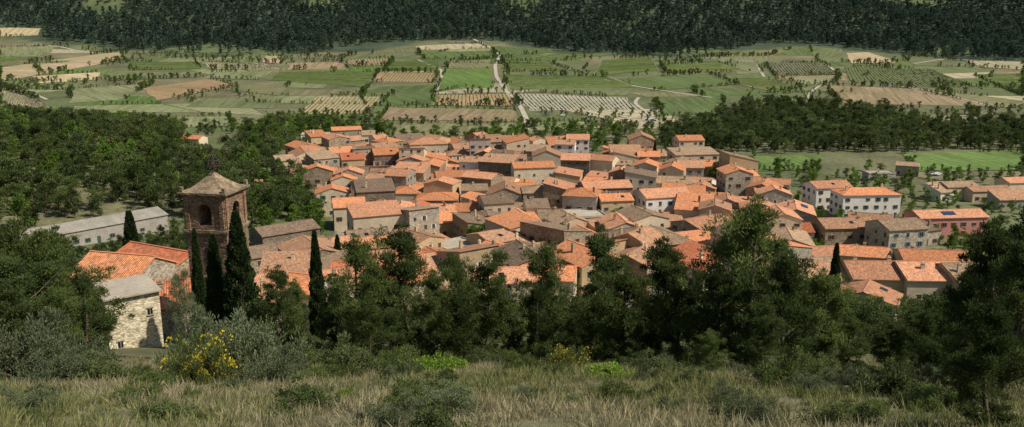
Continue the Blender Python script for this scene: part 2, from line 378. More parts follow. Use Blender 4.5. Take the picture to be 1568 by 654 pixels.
def scatter(name, child_name, me, X, Y, sc, dz=-0.05, tilt=0.0):
    n = len(X)
    if n == 0: return
    X = np.asarray(X, float); Y = np.asarray(Y, float); sc = np.asarray(sc, float); Z = h(X, Y) + dz
    a = rng.uniform(0, 2 * math.pi, n); ex = np.stack([np.cos(a), np.sin(a), rng.normal(0, tilt, n) if tilt else np.zeros(n)], 1)
    ey = np.stack([-np.sin(a), np.cos(a), rng.normal(0, tilt, n) if tilt else np.zeros(n)], 1)
    P = np.stack([X, Y, Z], 1); hs = (sc / 2)[:, None]
    V = np.stack([P - ex * hs - ey * hs, P + ex * hs - ey * hs, P + ex * hs + ey * hs, P - ex * hs + ey * hs], 1).reshape(-1, 3)
    inst = np_mesh(name, [(V, np.arange(n * 4).reshape(n, 4), 0)], [M['bark']])
    o = link(bpy.data.objects.new(name, inst)); o.instance_type = 'FACES'; o.use_instance_faces_scale = True; o.instance_faces_scale = 1.0
    o.show_instancer_for_render = False; o.show_instancer_for_viewport = False
    link(bpy.data.objects.new(child_name, me), o)
def split_scatter(name, child, meshes, X, Y, sc, **kw):
    X = np.asarray(X); Y = np.asarray(Y); sc = np.asarray(sc); k_ = rng.integers(0, len(meshes), len(X))
    for i, m in enumerate(meshes):
        q = k_ == i; scatter(name, child, m, X[q], Y[q], sc[q], **kw)

# ------------------------------------------------------------ houses
HC = []   # occupied spots (x, y, r)
WX, WY, WZ = Vector((1, 0, 0)), Vector((0, 1, 0)), Vector((0, 0, 1))
def house(x, y, yaw, L, W, H, kind, wm, rm, z=None, pitch=17, name='village_house', floors=None, shut=None, wspace=3.3, door=True, chim=None, occ=True, small=False):
    gz = hz(x, y) if z is None else z
    e = empty(name, (x, y, gz), math.radians(yaw)); tp = math.tan(math.radians(pitch)); o = 0.4; B = -4.0
    if occ: HC.append((x, y, 0.5 * max(L, W)))
    l, w = L / 2, W / 2; wb = MB()
    if kind == 'gable':
        rz = H + w * tp
        wb.face([(-l, -w, B), (l, -w, B), (l, -w, H), (-l, -w, H)]); wb.face([(l, w, B), (-l, w, B), (-l, w, H), (l, w, H)])
        wb.face([(l, -w, B), (l, w, B), (l, w, H), (l, 0, rz), (l, -w, H)]); wb.face([(-l, w, B), (-l, -w, B), (-l, -w, H), (-l, 0, rz), (-l, w, H)])
        sides = [H, H, H, H]
    elif kind == 'mono':
        h2 = H + W * tp
        wb.face([(-l, -w, B), (l, -w, B), (l, -w, H), (-l, -w, H)]); wb.face([(l, w, B), (-l, w, B), (-l, w, h2), (l, w, h2)])
        wb.face([(l, -w, B), (l, w, B), (l, w, h2), (l, -w, H)]); wb.face([(-l, w, B), (-l, -w, B), (-l, -w, H), (-l, w, h2)])
        sides = [H, H, h2, H]; rz = h2
    else:
        for a, b in (((-l, -w), (l, -w)), ((l, -w), (l, w)), ((l, w), (-l, w)), ((-l, w), (-l, -w))):
            wb.face([(*a, B), (*b, B), (*b, H), (*a, H)])
        sides = [H] * 4; rz = H + (w * tp if kind == 'hip' else 0.3)
    wb.obj('walls', [M[wm]], e)
    rb = MB(); lo, wo = l + o * .6, w + o; T = 0.16; g_ = 0.02
    if kind == 'gable':
        ze = H - o * tp + g_; zr = rz + g_
        rb.slab([(-lo, -wo, ze), (lo, -wo, ze), (lo, 0, zr), (-lo, 0, zr)], T)
        rb.slab([(lo, wo, ze), (-lo, wo, ze), (-lo, 0, zr), (lo, 0, zr)], T)
        rb.obox((0, 0, zr + T + .03), WX, WY, WZ, 2 * lo, 0.28, 0.12)
    elif kind == 'mono':
        rb.slab([(-lo, -wo, H - o * tp + g_), (lo, -wo, H - o * tp + g_), (lo, wo, rz + o * tp + g_), (-lo, wo, rz + o * tp + g_)], T)
    elif kind == 'hip':
        ze = H - o * tp + g_; zr = rz + g_; q = max(0.3, lo - wo)
        rb.slab([(-lo, -wo, ze), (lo, -wo, ze), (q, 0, zr), (-q, 0, zr)], T); rb.slab([(lo, wo, ze), (-lo, wo, ze), (-q, 0, zr), (q, 0, zr)], T)
        rb.slab([(lo, -wo, ze), (lo, wo, ze), (q, 0, zr)], T); rb.slab([(-lo, wo, ze), (-lo, -wo, ze), (-q, 0, zr)], T)
        for a in ((lo, wo), (lo, -wo), (-lo, wo), (-lo, -wo)):
            rb.tube([(a[0], a[1], ze + T), (math.copysign(q, a[0]), 0, zr + T + .03)], 0.13, 5)
    else:
        rb.box((0, 0, H + .12), L + .3, W + .3, .2)
        for a in ((0, -w + .1, L, .2), (0, w - .1, L, .2), (-l + .1, 0, .2, W - .4), (l - .1, 0, .2, W - .4)): rb.box((a[0], a[1], H + .42), a[2], a[3], .4)
    rb.obj('roof', [M[rm]], e)
    sh = shut or random.choice(['sh_brown', 'sh_brown', 'sh_green', 'sh_white', 'sh_blue'])
    ob = MB()
    for si, (p0, dx, n, ln) in enumerate((((-l, -w), WX, -WY, L), ((l, -w), WY, WX, W), ((l, w), -WX, WY, L), ((-l, w), -WY, -WX, W))):
        nf = floors or max(1, int(sides[si] // 2.9)); nw = max(1, int(ln // wspace))
        for fl in range(nf):
            zc = 1.5 + fl * 2.9
            if zc + 0.9 > sides[si]: continue
            for i in range(nw):
                if random.random() < 0.22: continue
                c = Vector((p0[0], p0[1], 0)) + dx * (ln * (i + .5 + random.uniform(-.12, .12)) / nw) + WZ * zc
                ww, hh_ = random.choice([(0.9, 1.3), (1.0, 1.4), (0.8, 1.0)]) if not small else (0.5, 0.7)
                if fl == 0 and si in (0, 2) and i == nw // 2 and door:
                    ob.obox(c - WZ * .4 + n * .03, dx, n, WZ, 1.1, .06, 2.2, 1); continue
                ob.obox(c + n * .015, dx, n, WZ, ww, .03, hh_, 0)
                ob.obox(c + n * .04, dx, n, WZ, .06, .03, hh_, 2); ob.obox(c + n * .04 + WZ * (hh_ / 2 + .05), dx, n, WZ, ww + .24, .1, .12, 2)
                ob.obox(c + n * .05 - WZ * (hh_ / 2 + .05), dx, n, WZ, ww + .24, .16, .1, 2)
                if random.random() < 0.7 and not small:
                    for sg in (-1, 1): ob.obox(c + n * .035 + dx * sg * (ww / 2 + ww / 4 + .02), dx, n, WZ, ww / 2, .05, hh_, 1)
    ob.obj('windows_and_door', [M['glass'], M[sh], M['render_grey']], e)
    nch = random.choice([0, 1, 1, 2]) if chim is None else chim
    if nch and kind != 'flat':
        cb = MB()
        for _ in range(nch):
            cx = random.uniform(-l * .8, l * .8); cyy = random.uniform(-w * .5, w * .5)
            zt = rz + random.uniform(.4, .9)
            cb.box((cx, cyy, zt - 1.3), .75, .55, 2.6); cb.box((cx, cyy, zt + .04), .95, .75, .08); cb.box((cx, cyy, zt + .22), .5, .35, .26)
        cb.obj('chimneys', [M[random.choice(['render_cream', 'stone_brown', 'render_ochre'])]], e)
    if kind == 'gable' and random.random() < .14:
        sb = MB(); cx = random.uniform(-l * .5, l * .5); nrm = Vector((0, -math.sin(math.radians(pitch)), math.cos(math.radians(pitch)))); sl = Vector((0, math.cos(math.radians(pitch)), math.sin(math.radians(pitch))))
        big = random.random() < .2
        sb.obox(Vector((cx, -w * .5, H + w * .5 * tp + .26)), WX, sl, nrm, 4.5 if big else 1.2, 2.4 if big else 1.4, .08); sb.obj('solar_panel' if big else 'skylight', [M['solar' if big else 'glass']], e)
    if random.random() < .3 and kind != 'flat':
        tb = MB(); cx = random.uniform(-l * .7, l * .7); tb.tube([(cx, .3, rz - .8), (cx, .3, rz + 2.0)], .03, 4)
        tb.tube([(cx - .6, .3, rz + 1.9), (cx + .6, .3, rz + 1.9)], .02, 4)
        for q in (-.5, -.25, 0, .25, .5): tb.tube([(cx + q, 0, rz + 1.9), (cx + q, .6, rz + 1.9)], .012, 4)
        tb.obj('tv_antenna', [M['iron']], e)
    return e

def hh(u, v, *a, **k_):
    x, y = survey(u, v); return house(x, y, *a, **k_)
hh(140, 366, 50, 46, 13, 5, 'gable', 'render_grey', 'r_grey', name='warehouse', chim=0, pitch=14)
hh(292, 224, -10, 15, 9, 4.5, 'gable', 'render_cream', 'r_orange'); hh(176, 228, 15, 13, 8, 4.5, 'gable', 'render_cream', 'r_orange')
hh(425, 298, 12, 17, 10, 5, 'gable', 'stone_grey', 'r_weather', name='barn'); hh(484, 221, 8, 16, 9, 6, 'flat', 'render_white', 'flat', name='modern_house')
hh(548, 225, 8, 20, 11, 7.5, 'mono', 'render_cream', 'r_tan', name='modern_house', pitch=6); hh(655, 242, 12, 20, 15, 8.5, 'hip', 'render_cream', 'r_salmon')
hh(1322, 330, 4, 22, 11, 9.0, 'hip', 'render_white', 'r_orange', name='white_house', chim=2, floors=3); hh(1264, 318, 10, 15, 11, 9.0, 'gable', 'render_white', 'r_salmon', name='white_house')
hh(1445, 358, 6, 24, 10, 6.8, 'gable', 'render_pink', 'r_salmon', name='pink_house'); hh(1345, 276, 5, 13, 6, 3.5, 'flat', 'render_grey', 'flat')
hh(1388, 268, -25, 10, 8, 5, 'gable', 'stone_grey', 'r_tan'); hh(1462, 303, 10, 14, 9, 5.5, 'gable', 'render_cream', 'r_tan'); hh(1508, 306, 10, 18, 8, 4.5, 'gable', 'render_cream', 'r_weather')
hh(1556, 296, 10, 15, 9, 5.5, 'gable', 'render_cream', 'r_salmon'); hh(1440, 306, 20, 9, 8, 4, 'mono', 'render_white', 'r_tan'); hh(1545, 318, 5, 14, 8, 4, 'mono', 'render_grey', 'r_weather')
hh(1368, 388, 12, 13, 12, 9.0, 'gable', 'stone_grey', 'r_tan', name='stone_house'); hh(1288, 376, 5, 17, 12, 7.2, 'gable', 'stone_brown', 'r_weather', name='stone_house')
hh(1215, 356, 75, 16, 12, 8, 'gable', 'stone_grey', 'r_salmon', name='stone_house'); hh(1205, 400, 80, 18, 12, 7, 'gable', 'stone_grey', 'r_tan', name='stone_house')
hh(1330, 352, -20, 14, 9, 4.5, 'gable', 'render_cream', 'r_weather'); hh(1400, 372, 20, 12, 9, 5, 'mono', 'stone_grey', 'r_brown', pitch=9); hh(1270, 415, 8, 15, 11, 5.5, 'gable', 'stone_brown', 'r_salmon'); hh(1318, 418, -15, 13, 10, 6, 'gable', 'render_cream', 'r_orange'); hh(1235, 440, 15, 13, 10, 6, 'gable', 'stone_brown', 'r_tan')
hh(1180, 300, -20, 15, 10, 6, 'gable', 'render_cream', 'r_salmon'); hh(1130, 290, 15, 14, 10, 6.5, 'gable', 'render_white', 'r_orange')
hh(1262, 466, 4, 15, 13, 7.5, 'gable', 'render_cream', 'r_weather', name='row_house'); hh(1340, 468, -3, 15, 13, 8, 'gable', 'render_ochre', 'r_salmon', name='row_house', floors=2)
hh(1412, 470, -2, 13, 13, 8, 'gable', 'render_cream', 'r_salmon', name='row_house', floors=2); hh(1476, 472, 4, 12, 13, 8, 'gable', 'render_ochre', 'r_tan', name='row_house')
hh(1420, 428, -8, 16, 10, 6.5, 'gable', 'render_ochre', 'r_orange', name='row_house'); hh(1322, 492, 60, 8, 11, 5, 'gable', 'stone_light', 'r_salmon', name='row_house')
hh(985, 408, 20, 22, 18, 8.5, 'hip', 'stone_brown', 'r_tan', name='stone_house', pitch=20); hh(925, 332, 10, 18, 11, 12, 'gable', 'stone_dark', 'r_salmon', name='stone_house')
hh(1060, 262, 10, 22, 12, 9, 'mono', 'render_cream', 'r_tan', pitch=8); hh(1012, 335, 15, 18, 13, 9.5, 'gable', 'render_white', 'r_salmon')
hh(437, 376, 38, 19, 11, 5.5, 'gable', 'stone_dark', 'r_brown', name='stone_house', chim=0); hh(430, 412, 36, 26, 11, 6, 'gable', 'stone_brown', 'r_brown', name='stone_house', chim=0)
hh(700, 300, 12, 18, 11, 9, 'gable', 'render_cream', 'r_orange'); hh(815, 290, 10, 18, 11, 10.5, 'gable', 'render_cream', 'r_orange'); hh(575, 332, 14, 14, 14, 11, 'mono', 'stone_dark', 'r_brown', pitch=8, name='stone_house')
def near_house(u, y, vref, *a, **k_):
    x, _ = at_dist(u, y, vref); return house(x, y, *a, **k_)
near_house(188, 108, 400, -14, 9.5, 9, 9.6, 'gable', 'stone_grey', 'r_orange', name='church_chapel', pitch=24, chim=0, floors=1)
near_house(248, 122, 400, -28, 13, 11, 11.5, 'gable', 'stone_brown', 'r_red', name='church_nave', pitch=20, chim=0, floors=1)
near_house(262, 103, 430, 20, 7, 6, 5.4, 'mono', 'stone_grey', 'r_red', name='church_sacristy', pitch=15, chim=1)
near_house(325, 110, 430, -60, 13, 9, 7.5, 'gable', 'stone_grey', 'r_orange', name='church_nave', pitch=20, chim=0, floors=1)
random.seed(4)
near_house(196, 84, 480, 38, 5.2, 5.0, 6.4, 'mono', 'stone_light', 'flat', name='stone_house', wspace=2.2, shut='sh_brown', pitch=3, chim=0, small=True)
random.seed(8)
for (u, y, yw, L, W, H, kd, wm, rm) in [(400, 150, 12, 12, 10, 6.5, 'gable', 'stone_light', 'r_orange'), (452, 158, -20, 14, 11, 7, 'gable', 'stone_grey', 'r_orange'), (505, 168, 25, 13, 11, 7, 'gable', 'stone_brown', 'r_salmon'), (560, 178, -5, 14, 12, 8, 'gable', 'stone_brown', 'r_red'), (610, 176, 15, 12, 11, 7, 'mono', 'render_cream', 'r_orange'), (395, 132, 30, 9, 8, 5.5, 'mono', 'stone_light', 'r_salmon'), (770, 176, 8, 13, 11, 7, 'gable', 'render_cream', 'r_salmon'), (840, 182, -8, 12, 11, 7, 'gable', 'render_cream', 'r_orange')]:
    near_house(u, y, 420, yw, L, W, H, kd, wm, rm)
NHAND = len(HC)
random.seed(21)
row = 0; yv = 192.0; VT = []
while yv < 520:
    xv = -150 + random.uniform(0, 8)
    while xv < 190:
        L = random.uniform(8.5, 16.5); cx = xv + L / 2; cyy = yv + 7 * math.sin(cx / 40 + row * .35) + random.uniform(-2.6, 2.6) + 0.10 * cx
        xv += L + (random.uniform(3, 6) if random.random() < 0.15 else -0.4)
        if not bool(inpoly([cx], [cyy], VP)[0]): continue
        if random.random() < .035: VT.append((cx, cyy)); VT.append((cx + 3, cyy + 2)); continue
        if any((cx - a) ** 2 + (cyy - b) ** 2 < (r * 0.8 + 4.8) ** 2 for a, b, r in HC[:NHAND]): continue
        W = random.uniform(9.5, 13.5); yaw = 8 + 30 * float(nz(cx, cyy, 50, 2)) + random.gauss(0, 9)
        if random.random() < 0.36: yaw += 90; L, W = max(L, 11), min(W, L + 1)
        kd = random.choices(['gable', 'mono', 'hip', 'flat'], [66, 25, 6, 3])[0]
        wm = random.choices(['stone_brown', 'stone_grey', 'stone_dark', 'render_cream', 'render_ochre', 'render_white', 'render_grey'], [19, 13, 9, 32, 15, 9, 3])[0]
        rm = random.choices(['r_orange', 'r_salmon', 'r_weather', 'r_tan', 'r_brown', 'r_red'], [27, 24, 22, 14, 9, 4])[0]
        if kd == 'flat': rm = 'flat'
        hgt = random.choice([4, 5.5, 6.5, 7.5, 8.5, 9.5, 11.5]) + random.uniform(-.6, .6); yaw += (180 if random.random() < .3 and kd == 'mono' else 0)
        split = kd == 'gable' and L > 12 and random.random() < .35
        if split:   # a taller half and a lower wing
            ya = math.radians(yaw); dx_, dy_ = math.cos(ya), math.sin(ya)
            house(cx - dx_ * L * .25, cyy - dy_ * L * .25, yaw, L * .55, W, hgt, kd, wm, rm, pitch=random.uniform(14, 20)); house(cx + dx_ * L * .27, cyy + dy_ * L * .27 - .4, yaw, L * .5, W * .86, max(3.5, hgt - random.uniform(1, 3)), random.choice(['gable', 'mono']), wm, random.choice([rm, 'r_weather', 'r_orange']), pitch=random.uniform(10, 16))
        else:
            house(cx, cyy, yaw, L + .3, W, hgt, kd, wm, rm, pitch=random.uniform(14, 22) if kd != 'mono' else random.uniform(8, 14))
    yv += 12.0 + (4.6 if row % 2 else 0.4); row += 1

# ------------------------------------------------------------ bell tower
def bell_tower(u, y):
    x, ztop = at_dist(u, y, 263); gz = hz(x, y); e = empty('church_bell_tower', (x, y, gz), math.radians(-10)); zt = ztop - gz
    w = 2.45; capz = zt - 2.4; b0 = capz - 4.1
    mb = MB(); mb2 = MB()
    mb.box((0, 0, (b0 - 4) / 2), 2 * w, 2 * w, b0 + 4, 0)
    mb2.box((0, 0, b0 + .15), 2 * w + .5, 2 * w + .5, .3); mb2.box((0, 0, b0 - .12), 2 * w + .26, 2 * w + .26, .24)
    mb2.box((0, 0, b0 - 5.2), 2 * w + .24, 2 * w + .24, .25)
    base = b0 + .3; top = capz; ow = 0.78; sill = base + .5; spring = sill + 1.65; th = .35
    for ax, n in ((WX, -WY), (WY, WX), (-WX, WY), (-WY, -WX)):
        def P(a, z, dpt): return ax * a + n * (w - dpt) + WZ * z
        arc = [(ow * math.cos(t_), spring + ow * math.sin(t_)) for t_ in np.linspace(0, math.pi, 11)]
        for dpt, m_ in ((0, 1), (th, -1)):
            A = w - (dpt if dpt else 0)
            def fc(pts): mb.face([P(*p, dpt) for p in (pts if m_ == 1 else pts[::-1])])
            fc([(-A, base), (A, base), (A, sill), (-A, sill)])
            fc([(-A, sill), (-ow, sill), (-ow, spring), (-ow, top), (-A, top)]); fc([(ow, sill), (A, sill), (A, top), (ow, top), (ow, spring)])
            for i in range(10):
                a, b = arc[i], arc[i + 1]; fc([b, a, (a[0], top), (b[0], top)])
        outl = [(-ow, sill), (ow, sill), (ow, spring)] + arc[1:]
        for i in range(len(outl)):
            a, b = outl[i], outl[(i + 1) % len(outl)]; mb.face([P(*a, 0), P(*a, th), P(*b, th), P(*b, 0)])
        for sg in (-1, 1):
            c = ax * (sg * (w - .38)) + n * (w + .06) + WZ * ((base + top) / 2); mb2.obox(c, ax, n, WZ, .5, .16, top - base - .01, 1)
        for i in range(10):
            t_ = math.pi * (i + .5) / 10; rr = ow + .17
            mb2.obox(ax * rr * math.cos(t_) + WZ * (spring + rr * math.sin(t_)) + n * (w + .03), ax * math.cos(t_) + WZ * math.sin(t_), n, ax * -math.sin(t_) + WZ * math.cos(t_), .3, .1, .22)
        mb2.obox(n * (w + .03) + WZ * (b0 - 1.1), ax, n, WZ, 2.2, .1, .22); mb2.obox(n * (w + .02) + WZ * (b0 - 2.6), ax, n, WZ, .6, .06, 1.7, 2)
    mb.obj('shaft', [M['brick']], e)
    mb2.box((0, 0, capz + .12), 2 * w + .45, 2 * w + .45, .24); mb2.box((0, 0, capz + .36), 2 * w + .9, 2 * w + .9, .24)
    prof = [(w + .3, 0), (w - .4, .2), (1.5, .6), (.95, 1.05), (.5, 1.5), (.22, 1.9), (.12, 2.15)]
    z0 = capz + .48
    for i in range(len(prof) - 1):
        (r1, a), (r2, b) = prof[i], prof[i + 1]
        for q in range(4):
            c1 = [(-1, -1), (1, -1), (1, 1), (-1, 1)][q]; c2 = [(-1, -1), (1, -1), (1, 1), (-1, 1)][(q + 1) % 4]
            mb2.face([(c1[0] * r1, c1[1] * r1, z0 + a), (c2[0] * r1, c2[1] * r1, z0 + a), (c2[0] * r2, c2[1] * r2, z0 + b), (c1[0] * r2, c1[1] * r2, z0 + b)])
    for sx in (-1, 1):
        for sy in (-1, 1):
            mb2.box((sx * (w + .1), sy * (w + .1), z0 + .3), .38, .38, .6)
    mb2.obj('cornices_and_cap', [M['capstone'], M['brick'], M['glass']], e)
    ib = MB(); zc = z0 + 2.1
    for q in range(8):
        a = q * math.pi / 4; ib.tube([(math.cos(a) * r_, math.sin(a) * r_, zc + z_) for r_, z_ in ((.1, 0), (.75, .15), (.85, .7), (.7, 1.2), (.3, 1.65), (0, 1.85))], .06, 5)
    for r_, z_ in ((.84, .55), (.72, 1.15)):
        ib.tube([(math.cos(a) * r_, math.sin(a) * r_, zc + z_) for a in np.linspace(0, 2 * math.pi, 17)], .06, 5)
    ib.tube([(0, 0, zc - .1), (0, 0, zc + 2.9)], .07, 6); ib.tube([(-.4, 0, zc + 2.45), (.4, 0, zc + 2.45)], .055, 6)
    def bell(mbb, cz_, s):
        pr = [(.08, .55), (.3, .5), (.36, .2), (.42, -.05), (.55, -.3)]
        for i in range(len(pr) - 1):
            for q in range(14):
                a, b = q * 2 * math.pi / 14, (q + 1) * 2 * math.pi / 14; (r1, z1), (r2, z2) = pr[i], pr[i + 1]
                mbb.face([(math.cos(a) * r1 * s, math.sin(a) * r1 * s, cz_ + z1 * s), (math.cos(a) * r2 * s, math.sin(a) * r2 * s, cz_ + z2 * s), (math.cos(b) * r2 * s, math.sin(b) * r2 * s, cz_ + z2 * s), (math.cos(b) * r1 * s, math.sin(b) * r1 * s, cz_ + z1 * s)])
    bell(ib, zc + .7, .7); bell(ib, spring + .1, .9); ib.tube([(-w + .3, 0, spring + .65), (w - .3, 0, spring + .65)], .09, 6)
    ib.obj('iron_cage_and_bells', [M['iron']], e); HC.append((x, y, 4))
bell_tower(326, 95)

# ------------------------------------------------------------ fields
fcache = {}
def fieldmat(c, stripes):
    key = (c, stripes)
    if key in fcache: return fcache[key]
    m, nt, bs = newmat('field_soil'); tc = nn(nt, 'ShaderNodeTexCoord').outputs['UV']; ps = nn(nt, 'ShaderNodeNewGeometry').outputs['Position']
    c2 = (c[0] * .78 + .01, c[1] * .85 + .01, c[2] * .75)
    cc = mixc(nt, maprange(nt, noise(nt, ps, .025, 5), .38, .62, 0, 1), c, c2)
    r = nn(nt, 'ShaderNodeObjectInfo').outputs['Random']
    f = math_(nt, 'MULTIPLY', maprange(nt, noise(nt, ps, .35, 4), .3, .7, .8, 1.2), maprange(nt, r, 0, 1, .8, 1.12))
    if stripes:
        mp = nn(nt, 'ShaderNodeMapping'); mp.inputs['Scale'].default_value = (.35, .015, 1); nt.links.new(tc, mp.inputs[0])
        f = math_(nt, 'MULTIPLY', f, maprange(nt, noise(nt, mp.outputs[0], 1, 2), .35, .65, .78, 1.22))
    nt.links.new(scalec(nt, cc, f), bs.inputs['Base Color']); fcache[key] = m; return m
TAN = (0.47, 0.355, 0.22); PALE = (0.42, 0.35, 0.235); BRN = (0.29, 0.21, 0.13); ORB = (0.39, 0.255, 0.15); OLV = (0.19, 0.172, 0.092); GRN = (0.108, 0.14, 0.052); BGR = (0.12, 0.18, 0.05); PGR = (0.225, 0.228, 0.12); WHT = (0.42, 0.37, 0.29); MID = (0.15, 0.16, 0.078)
FIELDS = [
 ([(0, 43), (65, 43), (58, 54), (0, 56)], TAN, 0), ([(0, 73), (90, 70), (60, 86), (0, 90)], PGR, 0), ([(0, 104), (185, 79), (190, 92), (0, 126)], TAN, 0),
 ([(52, 117), (150, 111), (152, 122), (62, 128)], TAN, 0), ([(0, 134), (60, 152), (76, 168), (0, 160)], PALE, 'd'), ([(105, 137), (235, 128), (190, 153), (110, 158)], PGR, 0),
 ([(215, 136), (320, 121), (365, 132), (240, 154)], ORB, 0), ([(40, 181), (200, 175), (205, 187), (50, 199)], PGR, 0), ([(255, 181), (350, 178), (355, 194), (250, 196)], PGR, 0),
 ([(310, 95), (398, 97), (428, 106), (320, 107)], PALE, 'd'), ([(405, 86), (430, 86), (430, 98), (400, 96)], TAN, 0), ([(442, 97), (522, 95), (535, 107), (440, 107)], BRN, 0), ([(530, 92), (602, 89), (602, 100), (542, 102)], BRN, 'd'),
 ([(325, 111), (420, 109), (395, 122), (315, 120)], PGR, 0), ([(425, 111), (580, 110), (562, 135), (410, 123)], MID, 'a'), ([(590, 112), (672, 112), (662, 127), (578, 125)], ORB, 'd'),
 ([(365, 140), (400, 126), (445, 127), (430, 147)], OLV, 0), ([(300, 151), (435, 150), (420, 167), (285, 164)], MID, 0), ([(485, 149), (587, 148), (558, 176), (458, 175)], TAN, 'd'),
 ([(595, 147), (665, 141), (660, 160), (580, 163)], GRN, 0), ([(672, 146), (782, 144), (795, 163), (665, 162)], ORB, 'd'), ([(596, 165), (785, 168), (802, 187), (580, 184)], BRN, 0), ([(590, 188), (770, 190), (765, 208), (575, 207)], OLV, 0),
 ([(682, 108), (750, 105), (757, 134), (668, 138)], BGR, 0), ([(600, 95), (672, 93), (675, 108), (588, 108)], GRN, 'a'), ([(690, 93), (750, 92), (752, 103), (684, 105)], OLV, 0), ([(640, 80), (755, 78), (762, 89), (650, 91)], GRN, 0),
 ([(635, 71), (735, 67), (748, 75), (642, 77)], PALE, 0), ([(768, 93), (830, 94), (868, 109), (778, 110)], BRN, 'a'), ([(772, 115), (930, 118), (980, 134), (778, 139)], PGR, 'a'),
 ([(785, 143), (960, 150), (985, 160), (975, 168), (812, 170)], WHT, 'd'), ([(922, 92), (998, 90), (1010, 108), (908, 116)], PGR, 'a'), ([(945, 121), (1085, 113), (1130, 130), (1000, 139)], GRN, 0), ([(1000, 151), (1110, 150), (1100, 176), (1012, 177)], GRN, 0),
 ([(1172, 97), (1262, 97), (1284, 115), (1186, 117)], (0.15, 0.14, 0.09), 'd'), ([(1295, 82), (1330, 80), (1375, 96), (1305, 98)], TAN, 0), ([(1240, 72), (1288, 75), (1300, 96), (1252, 94)], MID, 0),
 ([(1292, 103), (1425, 106), (1510, 138), (1300, 126)], MID, 'd'), ([(1262, 131), (1400, 136), (1515, 163), (1285, 160)], BRN, 0), ([(1105, 121), (1165, 121), (1235, 134), (1180, 141)], BRN, 'a'),
 ([(1480, 93), (1567, 95), (1567, 107), (1500, 103)], PALE, 0), ([(1490, 115), (1567, 113), (1567, 148), (1540, 138)], PGR, 'a'), ([(1382, 236), (1567, 232), (1567, 262), (1400, 262)], BGR, 0), ([(1150, 240), (1262, 238), (1255, 260), (1165, 262)], BGR, 0),
 ([(110, 93), (0, 95), (0, 101), (100, 96)], OLV, 0), ([(960, 142), (1060, 142), (1080, 148), (990, 149)], OLV, 0), ([(1330, 167), (1480, 168), (1500, 176), (1350, 178)], MID, 0), ([(1010, 100), (1100, 96), (1150, 110), (1020, 112)], BRN, 'a'), ([(1380, 84), (1480, 95), (1490, 103), (1400, 101)], MID, 0),
 ([(195, 95), (300, 95), (310, 106), (200, 108)], PGR, 'a'), ([(160, 112), (300, 110), (310, 118), (165, 124)], MID, 0), ([(445, 138), (560, 138), (555, 146), (440, 147)], OLV, 0), ([(1110, 98), (1160, 97), (1168, 112), (1130, 114)], PGR, 0), ([(1195, 120), (1285, 118), (1280, 127), (1240, 131)], PGR, 0), ([(880, 132), (980, 138), (960, 147), (800, 141)], MID, 0), ([(1150, 145), (1230, 143), (1230, 158), (1140, 160)], MID, 0), ([(840, 94), (905, 92), (890, 112), (875, 108)], MID, 0), ([(1440, 140), (1567, 155), (1567, 166), (1530, 165)], OLV, 0)]
hedge = []
FPOLY = []
def bil(c, s, t):
    return (c[0] * (1 - s)[..., None] * (1 - t)[..., None] + c[1] * s[..., None] * (1 - t)[..., None] + c[2] * s[..., None] * t[..., None] + c[3] * (1 - s)[..., None] * t[..., None])
